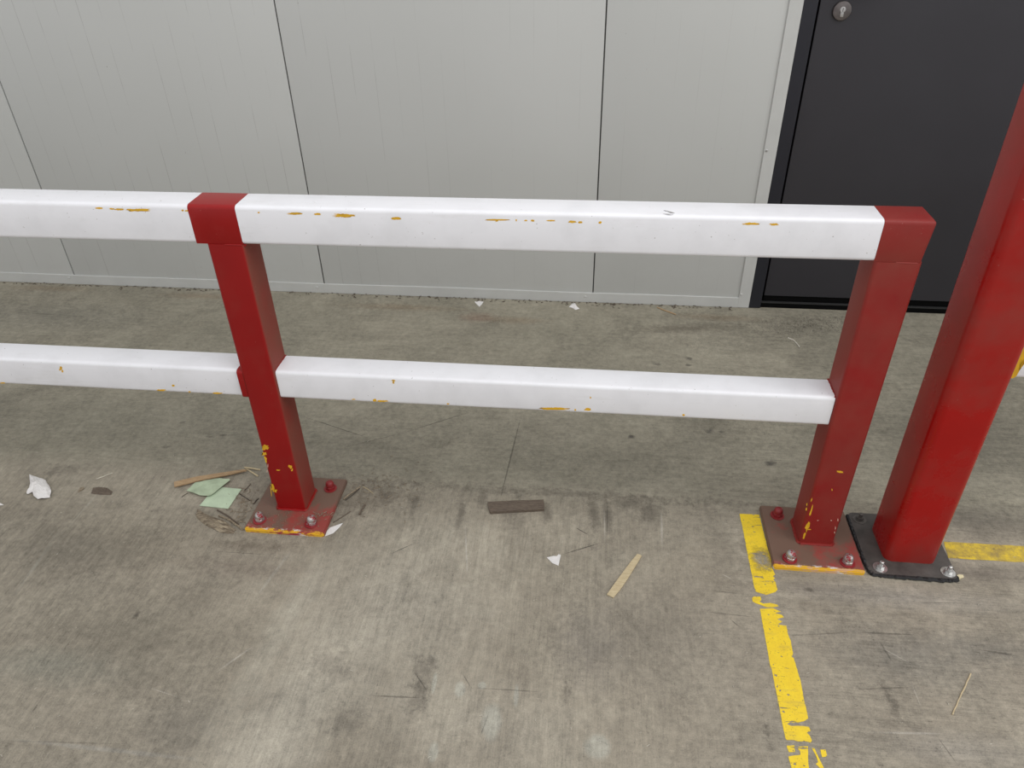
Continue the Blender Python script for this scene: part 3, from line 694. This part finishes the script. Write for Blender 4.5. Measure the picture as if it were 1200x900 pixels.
# two green card pieces
pa = refine(W(PX([(45, 320), (145, 230), (380, 180), (545, 180), (552, 196), (330, 378), (300, 385), (200, 375)], 215, 545, 10)), .012, .0002)
pb = W(PX([(255, 390), (320, 385), (450, 275), (480, 265), (680, 285), (525, 515), (190, 475)], 215, 545, 10))
pb = W(PX([(190, 478), (300, 350), (400, 262), (480, 265), (680, 285), (525, 515)], 215, 545, 10), .001)
c_b = sum(pb, Vector())/len(pb)
o = obj('green_card', prism([Vector((p.x, p.y, .0008)) for p in refine(pb, .02, .0002)], .0016), GREEN)
tag(o, 'flat pale green card piece with straight edges, the nearer of two beside base plate', 'card')
o = obj('green_card', sheet(pa, lambda x, y, t: .0032+.0012*(1-t)+.0035*(1+mnoise.noise(Vector((x*45, y*45, 0)))), .0008, 6), GREEN2)
tag(o, 'creased dusty pale green card piece tucked under tan wood strip', 'card')
# strips and sticks
def stick(name, L, th, m, label, cat, z=.0006, grp=None):
    o = obj(name, prism([Vector((p.x, p.y, z)) for p in refine(W(L), .02, .0004)], th), m); tag(o, label, cat, grp); return o
o = obj('wood_strip', prism(refine([Vector((p.x, p.y, .0046)) for p in W(PX([(22, 218), (150, 188), (400, 150), (415, 155), (300, 182), (150, 212), (24, 243)], 200, 520, 4.615))], .02, .0003), .004), TAN)
tag(o, 'long thin tan wood strip lying over the green card, tapering to the right', 'wood strip')
stick('wood_splinter', PX([(398, 130), (440, 134), (487, 143), (485, 149), (440, 141), (402, 137)], 200, 520, 4.615), .0015, PALE, 'upper splinter of the small V shape behind the tan strip tip', 'splinter', .003)
stick('wood_splinter', PX([(402, 136), (412, 135), (476, 174), (470, 180)], 200, 520, 4.615), .0015, PALE, 'lower splinter of the small V shape behind the tan strip tip', 'splinter', .0008)
stick('wood_splinter', PX([(790, 635), (850, 550), (895, 490), (925, 450), (955, 415), (978, 425), (970, 440), (905, 545), (860, 610), (825, 652)], 540, 560, 4.615), .003, PALE, 'pale flat wood splinter lying alone in the open floor below the rail', 'splinter')
stick('wood_offcut', PX([(145, 142), (300, 134), (448, 130), (452, 155), (450, 181), (300, 188), (160, 197), (150, 170)], 540, 560, 4.615), .008, GREYW, 'short dark weathered wood offcut lying beneath the middle of the lower bar', 'wood piece')
stick('paper_scrap', PX([(465, 432), (500, 424), (520, 425), (528, 415), (541, 418), (528, 476), (495, 462)], 540, 560, 4.615), .0006, PAPER, 'small white triangular paper scrap between the dark offcut and pale splinter', 'paper')
stick('paper_scrap', PX([(835, 502), (845, 475), (862, 455), (932, 430), (915, 452), (880, 485)], 200, 520, 4.615), .0006, PAPER, 'torn white paper sliver touching the right front corner of the left plate', 'paper')
stick('paper_scrap', PX([(210, 577), (230, 574), (250, 577), (243, 588), (232, 599), (222, 590)], 500, 200, 3.75), .0008, PAPER, 'off-white scrap near the wall base, left one of two there', 'paper')
o = obj('paper_scrap', sheet(refine(W(PX([(625, 600), (640, 585), (652, 583), (660, 598), (672, 608), (655, 613), (640, 604)], 500, 200, 3.75)), .006, .0006), lambda x, y, t: .001+.009*(1-t), .0006, 3), PAPER)
tag(o, 'off-white folded scrap near the wall base, right one of two there', 'paper')
stick('paper_scrap', PX([(0, 60), (20, 70), (35, 78), (0, 82)], -3, 575, 4.6), .0008, PAPER, 'tiny pale scrap cut by the left edge of the picture', 'paper')
def twig(name, L, r, m, label, cat='twig', z=.0015, grp=None):
    P2 = W(L); q = []
    for a, b_ in zip(P2, P2[1:]):
        for i in range(5):
            p = a.lerp(b_, i/5); q.append(Vector((p.x+random.uniform(-.0006, .0006), p.y+random.uniform(-.0006, .0006), z+r)))
    q.append(Vector((P2[-1].x, P2[-1].y, z+r)))
    o = obj(name, tube(q, r, 6, rnd=.15, taper=False), m); tag(o, label, cat, grp); return o
twig('straw', [(1137, 790), (1127, 813), (1116, 838)], .0014, PALE, 'thin pale straw at lower right, right of the bright yellow line', 'straw', .0002)
twig('straw', [(113, 562), (132, 554.5)], .001, simple('pale_straw', (.62, .58, .48), .6), 'short whitish straw right of the crumpled tissue', 'straw', .0002)
twig('straw', PX([(970, 229), (992, 238), (1010, 260)], 600, 320, 3), .0016, simple('white_straw', (.6, .57, .5), .6), 'curved whitish shaving on the dark scuffed floor in front of the door', 'shaving', .0002)
twig('twig', PX([(1013, 603), (1050, 618), (1095, 634)], 500, 200, 3.75), .0022, TAN, 'short brown twig near the wall base, left of the door', 'twig', .0002)
twig('twig', PX([(935, 303), (980, 268), (1027, 234)], 200, 520, 4.615), .0024, HUSK, 'brown twig against the right edge of the left base plate', 'twig', .0002)
twig('twig', PX([(945, 308), (985, 278), (1022, 245)], 200, 520, 4.615), .0012, DARKW, 'thin dark twig alongside the brown twig right of left base plate', 'twig', .0002)
twig('twig', PX([(1022, 388), (1035, 360), (1052, 334)], 200, 520, 4.615), .0028, GREYW, 'stubby dark twig standing apart, right of the left base plate', 'twig', .0002)
twig('twig', PX([(880, 428), (925, 400), (972, 368)], 200, 520, 4.615), .0014, GREYW, 'thin grey twig above the torn white sliver', 'twig', .0002)
twig('twig', PX([(1040, 233), (1062, 245), (1095, 270)], 200, 520, 4.615), .0009, PALE, 'fine pale bent stalk at the upper right of the left plate', 'twig', .0002)
twig('twig', PX([(660, 340), (720, 380), (780, 420)], 215, 545, 10), .0012, DARKW, 'thin dark twig right of the nearer green card', 'twig', .0002)
twig('twig', PX([(720, 300), (755, 262), (790, 222)], 215, 545, 10), .0013, GREYW, 'short grey twig pointing up, right of the green cards', 'twig', .0002)
twig('twig', PX([(820, 465), (860, 415), (880, 395)], 215, 545, 10), .0013, DARKW, 'dark twig touching the left edge of left base plate', 'twig', .0002)
twig('twig', PX([(0, 60), (40, 28), (75, 10)], 213, 577, 10), .0008, DARKW, 'hair-thin dark twig left of the green cards', 'twig', .0002)
twig('twig', PX([(400, 535), (520, 600), (650, 700)], 215, 545, 10), .0022, GREYW, 'dark twig lying above the dry husk', 'twig', .0002)
twig('twig', PX([(420, 600), (560, 660), (700, 768)], 215, 545, 10), .0026, HUSK, 'brown twig between dry husk and yellow plate corner', 'twig', .0002)
twig('twig', PX([(0, 205), (15, 192), (38, 186)], 978, 597, 10), .0015, DARKW, 'tiny dark twig in the gap between the two base plates', 'twig', .0002)
# dry husk: a curled boat shaped leaf with ridges
hp_ = refine(W(PX([(145, 590), (160, 525), (200, 560), (300, 600), (420, 640), (520, 680), (600, 750), (600, 790), (540, 808), (430, 792), (300, 730), (210, 670), (165, 630)], 215, 545, 10)), .006, .0006)
def hh(x, y, t): return .001+.014*(1-t)**.6+.0016*math.sin((x*.62+y)*700)+.001*mnoise.noise(Vector((x*150, y*150, 1)))
tag(obj('dry_husk', sheet(hp_, hh, .0006, 8), HUSKL), 'curled dry brown husk with ridges, left of the left base plate corner', 'husk')
lf = refine(W(PX([(870, 285), (895, 220), (960, 212), (1060, 222), (1120, 265), (1105, 300), (1000, 300), (920, 292)], 20, 550, 10)), .004, .0005)
tag(obj('dry_leaf', sheet(lf, lambda x, y, t: .0008+.004*(1-t)+.001*math.sin(y*1500), .0005, 5), GREYW), 'small dark dry leaf on the floor between tissue and tan strip', 'leaf')
stick('wood_chip', PX([(715, 270), (745, 220), (785, 212), (790, 230), (740, 262)], 20, 550, 10), .002, HUSK, 'tiny brown chip between the tissue and the dark dry leaf', 'wood chip')
stick('wood_chip', PX([(1055, 640), (1075, 632), (1110, 636), (1118, 655), (1085, 668), (1068, 680)], 980, 590, 7.5), .003, simple('fibre_tuft', (.62, .55, .35), .8, bump=.4), 'pale fibrous scrap at the right front corner of the black plate', 'wood chip')
# bits nobody could count: shavings around the left plate, specks on the open floor
bm = bmesh.new()
def crumb(x, y, L, r, z=.0004):
    a = random.uniform(0, math.pi); d = Vector((math.cos(a), math.sin(a), 0))*L/2
    c0 = Vector((x, y, z+r)); tube([c0-d, c0+Vector((0, 0, r*.5)), c0+d], r, 4, bm=bm)
for i in range(150):
    px, py = random.gauss(287, 13), random.gauss(600, 13)
    q = at(px, py)
    if q.x > -.075: continue
    crumb(q.x, q.y, random.uniform(.004, .016), random.uniform(.0004, .0011))
tag(obj('wood_shavings', bm, HUSK), 'loose brown wood shavings left of the left base plate', 'shavings', kind='stuff')
bm = bmesh.new()
for i in range(170):
    px, py = random.gauss(440, 35), random.gauss(572, 12)+(0)
    q = at(px, py)
    if q.x < .17: continue
    crumb(q.x, q.y, random.uniform(.003, .014), random.uniform(.0003, .0009))
tag(obj('wood_shavings', bm, HUSK), 'thin brown shavings and dirt right of the left base plate', 'shavings', kind='stuff')
bm = bmesh.new()
for i in range(120):
    px, py = random.uniform(0, 1190), random.uniform(375, 895); q = at(px, py)
    if abs(q.y-.02) < .14 and (-.1 < q.x < .2 or 1.24 < q.x < 1.75): continue
    if abs(q.x-1.24) < .05: continue
    crumb(q.x, q.y, random.uniform(.002, .007), random.uniform(.0003, .0008))
tag(obj('floor_specks', bm, simple('pale_speck', (.48, .45, .38), .8)), 'tiny pale specks of grit strewn over the concrete floor', 'grit', kind='stuff')
bm = bmesh.new()
for i in range(260):
    x = random.uniform(-1.7, 1.36); crumb(x, WY-.006-abs(random.gauss(0, .012)), random.uniform(.003, .014), random.uniform(.0006, .002))
tag(obj('wall_base_dirt', bm, simple('dark_dirt', (.10, .08, .06), .9)), 'dark dirt crumbs gathered along the foot of the grey wall', 'dirt', kind='stuff')
bm = bmesh.new()
for i in range(60):
    q = at(random.uniform(285, 385), random.uniform(600, 622), 2, .011)
    if -.055 < q.x < .15 and -.075 < q.y < -.01: crumb(q.x, q.y, random.uniform(.002, .006), random.uniform(.0003, .0008), .0107)
for i in range(14):
    q = at(random.uniform(367, 392), random.uniform(600, 606), 2, .011)
    crumb(q.x, q.y, random.uniform(.006, .014), random.uniform(.0006, .001), .0107)
tag(obj('plate_dirt', bm, HUSK), 'dry crumbs lying on the left base plate between its bolts', 'dirt', kind='stuff')

GR = {'twig': 'twigs and stalks on the floor', 'straw': 'pale straws on the floor', 'paper_scrap': 'white paper scraps on the floor', 'green_card': 'green cards beside the left base plate',
      'wood_splinter': 'pale wood splinters on the floor', 'floor_line': 'yellow lines painted on the floor', 'guard_rail': 'red and white guard rails', 'wood_chip': 'small wood chips on the floor'}
for o in list(COL.objects):
    k = o.name.split('.')[0]
    if o.parent is None and k in GR and 'category' in o: o['group'] = GR[k]
